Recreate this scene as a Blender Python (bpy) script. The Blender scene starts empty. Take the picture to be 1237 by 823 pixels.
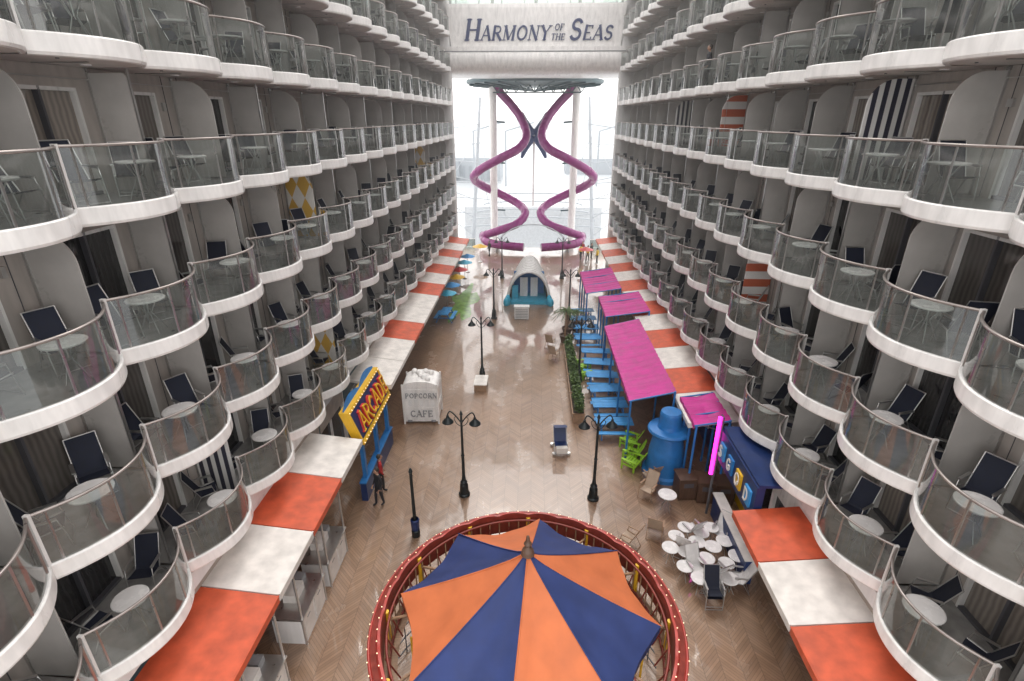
import bpy, math, random
from mathutils import Vector, Matrix
random.seed(7)
R=math.radians
scene=bpy.context.scene
COL=scene.collection

# ------------------------------------------------------------------ materials
def nt(name):
    m=bpy.data.materials.new(name); m.use_nodes=True
    t=m.node_tree; b=t.nodes['Principled BSDF']
    return m,t,b
def mat(name,col,rough=.5,metal=0.,var=.12,nscale=3.,bump=0.,emit=0.,stretch=(1,1,1),spec=.5,rnd=0.):
    m,t,b=nt(name); N=t.nodes; L=t.links
    b.inputs['Roughness'].default_value=rough; b.inputs['Metallic'].default_value=metal
    b.inputs['Specular IOR Level'].default_value=spec
    tc=N.new('ShaderNodeTexCoord'); mp=N.new('ShaderNodeMapping'); mp.inputs['Scale'].default_value=stretch
    L.new(tc.outputs['Object'],mp.inputs['Vector'])
    no=N.new('ShaderNodeTexNoise'); no.inputs['Scale'].default_value=nscale; no.inputs['Detail'].default_value=5
    L.new(mp.outputs['Vector'],no.inputs['Vector'])
    mr=N.new('ShaderNodeMapRange'); mr.inputs['From Min'].default_value=.3; mr.inputs['From Max'].default_value=.7
    mr.inputs['To Min'].default_value=1-var; mr.inputs['To Max'].default_value=1+var*.4
    L.new(no.outputs['Fac'],mr.inputs['Value'])
    last=mr.outputs['Result']
    if rnd>0:
        oi=N.new('ShaderNodeObjectInfo'); m2=N.new('ShaderNodeMapRange'); m2.inputs['To Min'].default_value=1-rnd; m2.inputs['To Max'].default_value=1.
        L.new(oi.outputs['Random'],m2.inputs['Value'])
        mm=N.new('ShaderNodeMath'); mm.operation='MULTIPLY'; L.new(last,mm.inputs[0]); L.new(m2.outputs['Result'],mm.inputs[1]); last=mm.outputs[0]
    vm=N.new('ShaderNodeVectorMath'); vm.operation='SCALE'; vm.inputs[0].default_value=col[:3]
    L.new(last,vm.inputs['Scale']); L.new(vm.outputs['Vector'],b.inputs['Base Color'])
    r2=N.new('ShaderNodeMapRange'); r2.inputs['To Min'].default_value=max(.02,rough-.1); r2.inputs['To Max'].default_value=min(1,rough+.12)
    L.new(no.outputs['Fac'],r2.inputs['Value']); L.new(r2.outputs['Result'],b.inputs['Roughness'])
    if bump>0:
        bp=N.new('ShaderNodeBump'); bp.inputs['Strength'].default_value=bump; bp.inputs['Distance'].default_value=.02
        L.new(no.outputs['Fac'],bp.inputs['Height']); L.new(bp.outputs['Normal'],b.inputs['Normal'])
    if emit>0:
        b.inputs['Emission Color'].default_value=(*col[:3],1); b.inputs['Emission Strength'].default_value=emit
    return m
WHITE=mat('white_paint',(.83,.81,.79),.3,var=.16,nscale=2.5,stretch=(2,2,.5))
WHITE2=mat('white_panel',(.76,.75,.74),.5,var=.12,nscale=1.5,stretch=(3,3,.4))
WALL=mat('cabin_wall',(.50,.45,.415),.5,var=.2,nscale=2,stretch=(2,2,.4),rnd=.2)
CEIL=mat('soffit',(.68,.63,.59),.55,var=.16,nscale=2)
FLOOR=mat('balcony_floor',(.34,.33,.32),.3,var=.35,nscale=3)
DIV=mat('divider',(.55,.525,.50),.3,var=.12,nscale=2,rnd=.25)
FRAME=mat('frame_dark',(.09,.09,.10),.4)
STEEL=mat('steel',(.55,.54,.53),.3,metal=.9)
RAIL=mat('hand_rail',(.36,.32,.30),.3,metal=.5,var=.2)
NAVY=mat('navy_sling',(.014,.018,.038),.75,var=.25,nscale=12,rnd=.4)
TABLE=mat('table_white',(.72,.70,.69),.25,var=.12)
DARKM=mat('lamp_iron',(.018,.024,.026),.4,metal=.3)
ORANGE=mat('awning_orange',(.60,.10,.04),.5,var=.28,nscale=2.5)
AWHITE=mat('awning_white',(.74,.70,.66),.45,var=.2,nscale=2.5)
MAG=mat('canopy_magenta',(.52,.02,.25),.6,var=.25,nscale=2)
SLIDE=mat('slide_magenta',(.23,.012,.155),.25,var=.12,nscale=1)
BLUE=mat('blue_paint',(.02,.17,.46),.45,var=.2)
BLUE2=mat('blue_slat',(.05,.30,.66),.45,var=.2)
NAVYP=mat('navy_paint',(.01,.03,.12),.4,var=.2)
YEL=mat('yellow_paint',(.72,.42,.02),.45)
RED=mat('red_paint',(.36,.035,.025),.4,var=.3)
REDD=mat('red_dark',(.20,.03,.02),.5,var=.3,nscale=6)
REDB=mat('red_bright',(.55,.03,.03),.4,var=.15)
TENTO=mat('tent_orange',(.54,.145,.05),.7,var=.18,nscale=1.6,bump=.5)
TENTB=mat('tent_blue',(.018,.035,.135),.7,var=.25,nscale=1.6,bump=.5)
GREEN=mat('green_paint',(.28,.52,.03),.5)
WOOD=mat('wood',(.33,.20,.12),.5,var=.35,nscale=6,stretch=(1,6,1))
BROWN=mat('brown_bin',(.10,.055,.035),.5,var=.3)
TEAL=mat('teal_steel',(.02,.07,.085),.4,var=.2)
SKIN=mat('skin',(.45,.26,.18),.55)
HAIR=mat('hair',(.03,.02,.015),.6)
CLOTHD=mat('cloth_dark',(.02,.02,.025),.8)
CLOTHR=mat('cloth_red',(.45,.03,.03),.8)
CLOTHY=mat('cloth_hivis',(.75,.5,.03),.8)
BULB=mat('bulb',(1,.78,.5),.3,emit=1.3)
NEON=mat('neon_magenta',(1.,.03,.62),.3,emit=4.)
LEAF=mat('leaf',(.06,.11,.03),.6,var=.5,nscale=8)
LEAF2=mat('leaf_light',(.11,.18,.045),.6,var=.4,nscale=8)
SOIL=mat('soil',(.05,.035,.025),.9)
AQUA=mat('aqua_paint',(.05,.42,.62),.4,var=.15)
SHOPD=mat('shop_glass',(.03,.032,.038),.08,var=.5,nscale=1.2)
SHOPW=mat('shop_wall',(.42,.36,.31),.6,var=.2)
GREYM=mat('grey_metal',(.30,.30,.31),.45,var=.2)
LETTER=mat('letter_blue',(.012,.028,.12),.4)

def glass_mat():
    m,t,b=nt('railing_glass'); N=t.nodes; L=t.links
    N.remove(b); out=N['Material Output']
    tr=N.new('ShaderNodeBsdfTransparent'); tr.inputs['Color'].default_value=(.66,.715,.69,1)
    gl=N.new('ShaderNodeBsdfGlossy'); gl.inputs['Roughness'].default_value=.05
    df=N.new('ShaderNodeBsdfDiffuse'); df.inputs['Color'].default_value=(.50,.52,.50,1)
    fr=N.new('ShaderNodeFresnel'); fr.inputs['IOR'].default_value=1.55
    m1=N.new('ShaderNodeMixShader'); m2=N.new('ShaderNodeMixShader')
    tc=N.new('ShaderNodeTexCoord'); no=N.new('ShaderNodeTexNoise'); no.inputs['Scale'].default_value=2.; no.inputs['Detail'].default_value=6
    L.new(tc.outputs['Object'],no.inputs['Vector'])
    mr=N.new('ShaderNodeMapRange'); mr.inputs['To Min'].default_value=.02; mr.inputs['To Max'].default_value=.22
    L.new(no.outputs['Fac'],mr.inputs['Value'])
    L.new(mr.outputs['Result'],m1.inputs['Fac']); L.new(tr.outputs[0],m1.inputs[1]); L.new(df.outputs[0],m1.inputs[2])
    mu=N.new('ShaderNodeMath'); mu.operation='MULTIPLY_ADD'; mu.inputs[1].default_value=1.3; mu.inputs[2].default_value=.03; mu.use_clamp=True
    L.new(fr.outputs[0],mu.inputs[0]); L.new(mu.outputs[0],m2.inputs['Fac'])
    L.new(m1.outputs[0],m2.inputs[1]); L.new(gl.outputs[0],m2.inputs[2]); L.new(m2.outputs[0],out.inputs['Surface'])
    return m
GLASS=glass_mat()
def door_glass():
    m,t,b=nt('door_glass'); N=t.nodes; L=t.links
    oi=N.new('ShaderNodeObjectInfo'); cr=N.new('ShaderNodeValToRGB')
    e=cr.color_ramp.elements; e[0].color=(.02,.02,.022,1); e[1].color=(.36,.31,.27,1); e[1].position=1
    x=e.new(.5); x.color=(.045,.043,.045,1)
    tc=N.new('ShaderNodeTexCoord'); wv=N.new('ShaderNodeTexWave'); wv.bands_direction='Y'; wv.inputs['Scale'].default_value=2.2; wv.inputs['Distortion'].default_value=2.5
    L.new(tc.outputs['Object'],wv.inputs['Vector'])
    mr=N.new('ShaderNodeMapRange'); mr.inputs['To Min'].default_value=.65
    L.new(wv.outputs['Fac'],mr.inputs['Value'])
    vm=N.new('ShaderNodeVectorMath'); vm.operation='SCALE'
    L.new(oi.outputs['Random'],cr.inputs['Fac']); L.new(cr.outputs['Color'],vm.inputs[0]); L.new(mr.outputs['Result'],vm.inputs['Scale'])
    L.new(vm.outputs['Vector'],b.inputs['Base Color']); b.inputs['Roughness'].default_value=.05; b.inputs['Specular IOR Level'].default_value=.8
    return m
DGLASS=door_glass()
def stripe_mat(name,c1,c2,scale,axis='Z',diag=False):
    m,t,b=nt(name); N=t.nodes; L=t.links
    tc=N.new('ShaderNodeTexCoord'); sp=N.new('ShaderNodeSeparateXYZ'); L.new(tc.outputs['Object'],sp.inputs[0])
    mx=N.new('ShaderNodeMix'); mx.data_type='RGBA'; mx.inputs['A'].default_value=(*c1,1); mx.inputs['B'].default_value=(*c2,1)
    def fl(out,s):
        a=N.new('ShaderNodeMath'); a.operation='MULTIPLY'; a.inputs[1].default_value=s; L.new(out,a.inputs[0])
        f=N.new('ShaderNodeMath'); f.operation='FRACT'; L.new(a.outputs[0],f.inputs[0])
        g=N.new('ShaderNodeMath'); g.operation='GREATER_THAN'; g.inputs[1].default_value=.5; L.new(f.outputs[0],g.inputs[0]); return g.outputs[0]
    if diag:
        ad=N.new('ShaderNodeMath'); ad.operation='MULTIPLY_ADD'; ad.inputs[1].default_value=2.; L.new(sp.outputs['X'],ad.inputs[0]); L.new(sp.outputs['Z'],ad.inputs[2])
        sb=N.new('ShaderNodeMath'); sb.operation='MULTIPLY_ADD'; sb.inputs[1].default_value=-2.; L.new(sp.outputs['X'],sb.inputs[0]); L.new(sp.outputs['Z'],sb.inputs[2])
        a=fl(ad.outputs[0],scale); c=fl(sb.outputs[0],scale)
        d=N.new('ShaderNodeMath'); d.operation='SUBTRACT'; L.new(a,d.inputs[0]); L.new(c,d.inputs[1])
        ab=N.new('ShaderNodeMath'); ab.operation='ABSOLUTE'; L.new(d.outputs[0],ab.inputs[0]); L.new(ab.outputs[0],mx.inputs['Factor'])
    else:
        L.new(fl(sp.outputs[axis],scale),mx.inputs['Factor'])
    L.new(mx.outputs['Result'],b.inputs['Base Color']); b.inputs['Roughness'].default_value=.5
    return m
ARGY=stripe_mat('argyle',(.70,.68,.64),(.62,.38,.08),.5,diag=True)
BWST=stripe_mat('black_white',(.68,.67,.65),(.04,.04,.06),4.,axis='X')
RWST=stripe_mat('red_white',(.70,.68,.66),(.50,.12,.06),1.6,axis='Z')
def deck_mat():
    m,t,b=nt('boardwalk_planks'); N=t.nodes; L=t.links
    tc=N.new('ShaderNodeTexCoord'); sp=N.new('ShaderNodeSeparateXYZ'); L.new(tc.outputs['Object'],sp.inputs[0])
    def M(op,a,bb=None,c=None):
        n=N.new('ShaderNodeMath'); n.operation=op
        for i,v in enumerate((a,bb,c)):
            if v is None: continue
            if isinstance(v,(int,float)): n.inputs[i].default_value=v
            else: L.new(v,n.inputs[i])
        return n.outputs[0]
    X=M('ADD',sp.outputs['X'],100.); Y=sp.outputs['Y']
    tri=M('PINGPONG',X,.55); v=M('ADD',Y,tri)
    vs=M('DIVIDE',v,.125); fr=M('FRACT',vs); idn=M('FLOOR',vs); colid=M('FLOOR',M('DIVIDE',X,.55))
    cmb=N.new('ShaderNodeCombineXYZ'); L.new(idn,cmb.inputs[0]); L.new(colid,cmb.inputs[1])
    wn=N.new('ShaderNodeTexWhiteNoise'); L.new(cmb.outputs[0],wn.inputs['Vector'])
    gap=M('LESS_THAN',M('PINGPONG',fr,.5),.05)
    gap2=M('LESS_THAN',M('PINGPONG',M('DIVIDE',X,.55),.5),.012)
    g=M('MAXIMUM',gap,gap2)
    def noise(s,d,st=(1,1,1)):
        mp=N.new('ShaderNodeMapping'); mp.inputs['Scale'].default_value=st; L.new(tc.outputs['Object'],mp.inputs['Vector'])
        no=N.new('ShaderNodeTexNoise'); no.inputs['Scale'].default_value=s; no.inputs['Detail'].default_value=d; L.new(mp.outputs['Vector'],no.inputs['Vector']); return no.outputs['Fac']
    no=noise(.28,6); no2=noise(2.2,8); no3=noise(.55,5,(1.6,.5,1))
    cr=N.new('ShaderNodeValToRGB'); e=cr.color_ramp.elements
    e[0].color=(.18,.105,.062,1); e[1].color=(.345,.215,.135,1)
    f=M('ADD',M('MULTIPLY',wn.outputs['Value'],.45),M('MULTIPLY',no2,.55)); L.new(f,cr.inputs['Fac'])
    vm=N.new('ShaderNodeVectorMath'); vm.operation='SCALE'; L.new(cr.outputs['Color'],vm.inputs[0])
    k=M('MULTIPLY',M('SUBTRACT',1.,M('MULTIPLY',g,.5)),M('MULTIPLY_ADD',no,.7,.65)); L.new(k,vm.inputs['Scale'])
    L.new(vm.outputs['Vector'],b.inputs['Base Color'])
    mr=N.new('ShaderNodeMapRange'); mr.inputs['From Min'].default_value=.39; mr.inputs['From Max'].default_value=.51
    mr.inputs['To Min'].default_value=.28; mr.inputs['To Max'].default_value=.03
    nm=M('MULTIPLY_ADD',no2,.25,M('MULTIPLY',no3,.75)); L.new(nm,mr.inputs['Value'])
    b.inputs['Roughness'].default_value=.4
    b.inputs['Coat Weight'].default_value=1.; b.inputs['Coat IOR'].default_value=1.75
    L.new(mr.outputs['Result'],b.inputs['Coat Roughness'])
    bp=N.new('ShaderNodeBump'); bp.inputs['Strength'].default_value=.25; bp.inputs['Distance'].default_value=.01
    h=M('SUBTRACT',M('MULTIPLY',wn.outputs['Value'],.4),g); L.new(h,bp.inputs['Height']); L.new(bp.outputs['Normal'],b.inputs['Normal'])
    bp2=N.new('ShaderNodeBump'); bp2.inputs['Strength'].default_value=.10; bp2.inputs['Distance'].default_value=.02
    L.new(no2,bp2.inputs['Height']); L.new(bp2.outputs['Normal'],b.inputs['Coat Normal'])
    return m
DECK=deck_mat()

# ------------------------------------------------------------------ mesh builder
class MB:
    def __init__(s): s.v=[];s.f=[];s.m=[];s.s=[]
    def add(s,vs,fs,mat=0,smooth=False):
        o=len(s.v); s.v+= [tuple(v) for v in vs]
        for f in fs: s.f.append([i+o for i in f]); s.m.append(mat); s.s.append(smooth)
    def box(s,x0,x1,y0,y1,z0,z1,mat=0,M=None):
        vs=[Vector((x,y,z)) for x in (x0,x1) for y in (y0,y1) for z in (z0,z1)]
        if M: vs=[M@v for v in vs]
        s.add(vs,[(0,1,3,2),(4,6,7,5),(0,4,5,1),(2,3,7,6),(0,2,6,4),(1,5,7,3)],mat)
    def cyl(s,p0,p1,r0,r1=None,n=10,mat=0,caps=True):
        r1=r0 if r1 is None else r1
        s.tube([p0,p1],[r0,r1],n,mat,caps)
    def tube(s,pts,r,n=8,mat=0,caps=True):
        pts=[Vector(p) for p in pts]; k=len(pts)
        if not isinstance(r,(list,tuple)): r=[r]*k
        vs=[];fs=[]; up=None
        for i,p in enumerate(pts):
            d=(pts[min(i+1,k-1)]-pts[max(i-1,0)]).normalized()
            if up is None: up=Vector((0,0,1)) if abs(d.z)<.9 else Vector((1,0,0))
            a=d.cross(up)
            if a.length<1e-4: a=d.cross(Vector((0,1,0)))
            a.normalize(); bb=a.cross(d).normalized(); up=bb
            for j in range(n):
                q=2*math.pi*j/n; vs.append(p+(a*math.cos(q)+bb*math.sin(q))*r[i])
        for i in range(k-1):
            for j in range(n):
                fs.append((i*n+j,i*n+(j+1)%n,(i+1)*n+(j+1)%n,(i+1)*n+j))
        s.add(vs,fs,mat,True)
        if caps:
            s.add(vs[:n],[list(range(n))],mat); s.add(vs[-n:],[list(range(n))[::-1]],mat)
    def lathe(s,prof,c=(0,0,0),n=24,mat=0,smooth=True,mats=None):
        vs=[(c[0]+r*math.cos(2*math.pi*j/n),c[1]+r*math.sin(2*math.pi*j/n),c[2]+z) for r,z in prof for j in range(n)]
        for i in range(len(prof)-1):
            fs=[(i*n+j,i*n+(j+1)%n,(i+1)*n+(j+1)%n,(i+1)*n+j) for j in range(n)]
            used=vs[i*n:(i+2)*n]; fs=[tuple(q-i*n for q in f) for f in fs]
            s.add(used,fs,mats[i] if mats else mat,smooth)
    def strip(s,A,B,mat=0,smooth=True):
        n=len(A); s.add(list(A)+list(B),[(i,i+1,n+i+1,n+i) for i in range(n-1)],mat,smooth)
    def sphere(s,c,r,mat=0,n=8,sc=(1,1,1)):
        vs=[];fs=[]
        for i in range(n+1):
            a=math.pi*i/n
            for j in range(n): 
                q=2*math.pi*j/n; vs.append((c[0]+r*sc[0]*math.sin(a)*math.cos(q),c[1]+r*sc[1]*math.sin(a)*math.sin(q),c[2]+r*sc[2]*math.cos(a)))
        for i in range(n):
            for j in range(n): fs.append((i*n+j,i*n+(j+1)%n,(i+1)*n+(j+1)%n,(i+1)*n+j))
        s.add(vs,fs,mat,True)
    def mesh(s,name,mats):
        me=bpy.data.meshes.new(name); me.from_pydata(s.v,[],s.f)
        for m in mats: me.materials.append(m)
        me.polygons.foreach_set('material_index',s.m); me.polygons.foreach_set('use_smooth',s.s); me.update()
        return me
    def obj(s,name,mats,loc=(0,0,0),rot=0,parent=None):
        return place(s.mesh(name,mats),name,loc,rot,parent)
def place(me,name,loc=(0,0,0),rot=0,parent=None,sc=1):
    o=bpy.data.objects.new(name,me); COL.objects.link(o); o.location=loc
    o.rotation_euler=(0,0,rot) if isinstance(rot,(int,float)) else rot
    o.scale=(sc,sc,sc)
    if parent: o.parent=parent
    return o
def empty(name,loc=(0,0,0)):
    return place(None,name,loc)

# ------------------------------------------------------------------ ship cabins
WX=9.5; P=2.8
def dd(y):
    s=abs(y)/1.4; return 1.30+.68*(1-s**2.1)
ys=[-1.4+2.8*i/20 for i in range(21)]
def rimpts(off,z):
    out=[]
    for y in ys:
        e=.01; tx=(dd(min(y+e,1.4))-dd(max(y-e,-1.4)))/(min(y+e,1.4)-max(y-e,-1.4))
        n=Vector((1,-tx,0)).normalized()
        yy=max(-1.4,min(1.4,y+n.y*off)); out.append((dd(y)+n.x*off,yy,z))
    return out
def balcony_mesh(kind):
    b=MB() # 0 white 1 floor 2 ceil 3 wall 4 frame 5 doorglass 6 div 7 glass 8 rail 9 steel
    prof=[(-.10,.0),(-.10,.05),(-.02,.06),(.0,.035),(.0,-.24),(-.025,-.29),(-.09,-.305),(-.12,-.28)]
    for (a,z1),(c,z2) in zip(prof[:-1],prof[1:]): b.strip(rimpts(a,z1),rimpts(c,z2),0)
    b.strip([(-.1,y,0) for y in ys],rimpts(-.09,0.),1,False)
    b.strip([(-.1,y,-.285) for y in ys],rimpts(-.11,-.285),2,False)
    b.box(.1,1.2,-.02,.02,-.305,-.287,9); b.lathe([(0,-.31),(.09,-.31),(.1,-.286)],(.7,.55,0),10,0)
    b.lathe([(0,-.30),(.03,-.30),(.03,-.286)],(1.2,-.7,0),8,4)
    b.strip(rimpts(-.05,.06),rimpts(-.05,1.08),7)
    b.tube(rimpts(-.05,1.10),.03,6,8)
    for i in (1,7,13,19):
        p=rimpts(-.05,0)[i]; b.box(p[0]-.012,p[0]+.012,p[1]-.02,p[1]+.02,.05,1.09,9)
    b.box(dd(1.4)-.09,dd(1.4)-.0,1.37,1.43,.0,1.14,0)
    T=2.51
    d0,d1=(-1.22,.66) if kind==0 else (-.86,.98)
    b.box(-.12,0,-1.4,d0,0,T,3); b.box(-.12,0,d1,1.4,0,T,3); b.box(-.12,0,d0,d1,2.12,T,3)
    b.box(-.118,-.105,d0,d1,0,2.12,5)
    mid=(d0+d1)/2
    for y in (d0,mid-.03,d1-.06): b.box(-.10,.02,y,y+.06,0.0,2.12,4 if y==mid-.03 else 0)
    b.box(-.10,.02,d0+.06,d1-.06,2.05,2.12,0); b.box(-.10,.02,d0+.06,d1-.06,0.002,.07,4)
    if kind==0: b.box(.0,.015,1.02,1.03,.0,T,4); b.box(0,.06,.82,.92,1.7,1.9,9)
    else: b.box(0,.06,-1.15,-1.0,1.75,1.9,9); b.box(0,.012,-1.13,-1.12,0,T,4)
    b.box(0,.035,-1.4,1.36,2.28,2.30,9)
    if kind==0:
        poly=[(0,.03),(.98,.03),(1.0,.10)]+[(1.0-.6+.6*math.cos(q),1.82+.6*math.sin(q)) for q in [math.pi/2*i/8 for i in range(9)]]+[(0,2.42)]
    else:
        poly=[(0,.03),(.86,.03)]+[(.88-.12+.12*math.cos(q),2.3+.12*math.sin(q)) for q in [math.pi/2*i/4 for i in range(5)]]+[(0,2.42)]
        b.box(.88,.91,1.37,1.43,0.03,2.5,9)
    n=len(poly); vs=[(x,1.385,z) for x,z in poly]+[(x,1.415,z) for x,z in poly]
    b.add(vs,[list(range(n)),list(range(2*n-1,n-1,-1))]+[(i,(i+1)%n,n+(i+1)%n,n+i) for i in range(n)],6)
    b.box(0,.05,1.36,1.44,0,T,9)
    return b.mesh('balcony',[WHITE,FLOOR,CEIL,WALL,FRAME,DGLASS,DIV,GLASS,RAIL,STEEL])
BALS=[balcony_mesh(0),balcony_mesh(1)]
def table_mesh(r=.36):
    b=MB(); b.lathe([(0,.735),(r-.02,.735),(r,.725),(r,.70),(r-.03,.69),(0,.69)],n=24,mat=0)
    b.cyl((0,0,.69),(0,0,.42),.03,n=8,mat=1)
    for i in range(4):
        q=i*math.pi/2+.4; c,s=math.cos(q),math.sin(q)
        b.tube([(c*.2,s*.2,.69),(c*.05,s*.05,.42),(c*.27,s*.27,.0)],.014,6,1)
    return b.mesh('round_table',[TABLE,STEEL])
TAB=table_mesh()
def chair_mesh(sling=NAVY,fr=STEEL):
    b=MB()
    for y in (-.27,.27):
        b.tube([(.30,y,.0),(.24,y,.42),(.20,y,.62),(-.22,y,.64)],.014,6,1)
        b.tube([(-.34,y,.0),(-.10,y,.40),(.26,y,.44)],.014,6,1)
        b.tube([(-.10,y*.92,.38),(-.42,y*.92,1.08)],.014,6,1)
        b.tube([(.26,y*.92,.44),(-.10,y*.92,.38)],.014,6,1)
        b.box(-.2,.2,y-.03,y+.03,.64,.665,1)
    b.tube([(-.42,-.25,1.08),(-.42,.25,1.08)],.014,6,1); b.tube([(.3,-.27,.03),(.3,.27,.03)],.012,6,1); b.tube([(-.33,-.27,.03),(-.33,.27,.03)],.012,6,1)
    S=[(.27,.45),(.1,.41),(-.08,.385),(-.13,.43),(-.28,.76),(-.43,1.09)]
    for (x0,z0),(x1,z1) in zip(S[:-1],S[1:]):
        b.add([(x0,-.25,z0),(x0,.25,z0),(x1,.25,z1),(x1,-.25,z1),(x0-.01,-.25,z0-.012),(x0-.01,.25,z0-.012),(x1-.01,.25,z1-.012),(x1-.01,-.25,z1-.012)],
              [(0,1,2,3),(7,6,5,4),(0,3,7,4),(1,5,6,2)],0)
    return b.mesh('sling_chair',[sling,fr])
CH=chair_mesh()

BIG={-1:None,1:None}
JOFF={-1:7.98,1:8.05}
for side in (-1,1):
    E=empty('ship_cabin_building'); BIG[side]=E
    for k in range(-4,4):
        zf=12.93-2.8*k
        for j in range(-2,17):
            yc=JOFF[side]+P*j
            rot=0 if side<0 else math.pi
            o=place(BALS[(j+(k//2))%2 if random.random()>.15 else 0],'balcony',(side*WX,yc,zf),rot,E)
            if k>=-2:
                out=-side
                def at(d,y): return (side*WX+out*d,yc+y,zf)
                ty=random.uniform(-.35,.4); td=random.uniform(1.15,1.5)
                place(TAB,'balcony_table',at(td,ty),random.uniform(0,1.5),None,random.uniform(.95,1.08))
                base=0 if side<0 else math.pi
                for sy in (-1,1):
                    place(CH,'balcony_chair',at(random.uniform(.5,.95),sy*random.uniform(.58,.88)),base+random.uniform(-.7,.7)-sy*out*random.choice((.1,.5,.9,1.3)),None,random.uniform(.98,1.08))
    b=MB(); s=side
    def bx(xa,xb,*a):
        lo,hi=sorted((s*xa,s*xb)); b.box(lo,hi,*a)
    y0=JOFF[side]-2.5*P; y1=JOFF[side]+16.5*P
    bx(WX+.125,15,y0,y1,-.5,27.2,0)
    bx(7.9,15,y1+.004,y1+.5,-.5,27.2,0)
    bx(8.0,15,y0,y1,26.7,27.0,0)
    b.cyl((s*7.9,y1+.25,0),(s*7.9,y1+.25,27),.25,n=12,mat=0)
    bx(8.2,WX+.12,y0,y1,3.75,4.2,0)
    yy=y0;i=0
    while yy<y1-.5:
        ye=min(yy+P,y1)
        cm=[1,5,1,4,1,6][i%6]
        bx(8.45,8.7,yy,ye,0.0,.75,cm)
        bx(8.55,8.65,yy,ye,.75,2.7,2)
        bx(8.43,8.7,yy,yy+.16,0.002,3.75,3 if i%3 else 7)
        bx(8.46,8.68,yy+1.4,yy+1.46,.75,2.7,3)
        bx(8.40,8.72,yy+.16,ye,2.7,3.748,[8,1,7,8,3][i%5])
        yy+=P;i+=1
    b.obj('hull_and_shopfronts',[WHITE2,SHOPW,SHOPD,WHITE,BLUE,NAVYP,YEL,TEAL,SHOPW],parent=E)
def deco(side,yj,k,m):
    yj=JOFF[side]+P*(round((yj-JOFF[side]-1.4)/P))+1.4
    zf=12.93-2.8*k
    b=MB(); poly=[(0.06,.02),(1.08,.02)]+[(1.08-.62+.62*math.cos(q),1.82+.62*math.sin(q)) for q in [math.pi/2*i/8 for i in range(9)]]+[(0.06,2.44)]
    n=len(poly); vs=[(x,-.03,z) for x,z in poly]+[(x,.03,z) for x,z in poly]
    b.add(vs,[list(range(n)),list(range(2*n-1,n-1,-1))]+[(i,(i+1)%n,n+(i+1)%n,n+i) for i in range(n)],0)
    b.obj('patterned_divider',[m],(side*WX,yj,zf),0 if side<0 else math.pi,BIG[side])
for a in [(-1,20.6,1,ARGY),(-1,20.6,3,ARGY),(-1,43,1,ARGY),(-1,12.2,3,BWST),(1,15,0,BWST),(1,34.6,0,BWST),(1,26.2,0,RWST),(1,20.6,2,RWST)]: deco(*a)

# ------------------------------------------------------------------ ground
b=MB(); b.add([(-14,-6,0),(14,-6,0),(14,63,0),(-14,63,0)],[(0,1,2,3)],0); b.box(-14,14,62.9,63.1,-3,-.004,1)
b.obj('boardwalk_deck',[DECK,WHITE])
SEA=mat('sea_water',(.42,.45,.47),.3,var=.1,nscale=.02)
b=MB(); b.add([(-4000,-500,-18),(4000,-500,-18),(4000,6000,-18),(-4000,6000,-18)],[(0,1,2,3)],0); b.obj('sea',[SEA])
b=MB(); rr=[(1+.28*math.sin(5*q)+.15*math.sin(9*q+1)) for q in [2*math.pi*i/40 for i in range(40)]]
vs=[(0,0,0)]+[(1.0*rr[i]*math.cos(2*math.pi*i/40),4.2*rr[i]*math.sin(2*math.pi*i/40),0) for i in range(40)]
b.add(vs,[(0,i+1,(i+1)%40+1) for i in range(40)],0)
MUR=mat('mural_green',(.22,.40,.10),.15,var=.5,nscale=1.5); b.obj('painted_mural',[MUR],(-5.7,42.5,.004))

# ------------------------------------------------------------------ awnings
def awning(side,y0,y1,m):
    b=MB(); L=y1-y0
    xo,xi=6.4,8.42; zo,zi=3.12,3.36
    def p(x,y,z): return (side*x,y,z)
    for za in (0,-.1):
        b.add([p(xo,0.02,zo+za),p(xo,L-.02,zo+za),p(xi,L-.02,zi+za),p(xi,.02,zi+za)],[(0,1,2,3)],0)
    b.add([p(xo,.02,zo),p(xo,L-.02,zo),p(xo,L-.02,zo-.22),p(xo,.02,zo-.22)],[(0,1,2,3)],0)
    for y in (.02,L-.02): b.add([p(xo,y,zo),p(xi,y,zi),p(xi,y,zi-.1),p(xo,y,zo-.22)],[(0,1,2,3)],0)
    for y in (.25,L-.25):
        b.tube([p(xo+.15,y,zo-.08),p(8.4,y,2.5)],.025,6,1)
    b.tube([p(xo,.02,zo),p(xo,L-.02,zo)],.025,6,0)
    b.obj('shop_awning',[m,STEEL],(0,y0,0))
O,W=ORANGE,AWHITE
for y0,y1,m in [(4.6,7.2,W),(7.2,9.8,O),(9.8,12.1,W),(12.1,14.6,O),(14.6,17,W)]: awning(-1,y0,y1,m)
y=21.4; seq=[W,W,O,W,W,O,W,O,W,O,W,O]; i=0
while y<53: awning(-1,y,y+2.65,seq[i%12]); y+=2.65;i+=1
for y0,y1,m in [(5.2,7.3,W),(7.3,9.4,O),(9.4,11.4,W),(11.4,13.5,O)]: awning(1,y0,y1,m)
y=18.6;i=0
while y<53: awning(1,y,y+2.5,[W,O][i%2]); y+=2.5;i+=1

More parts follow.
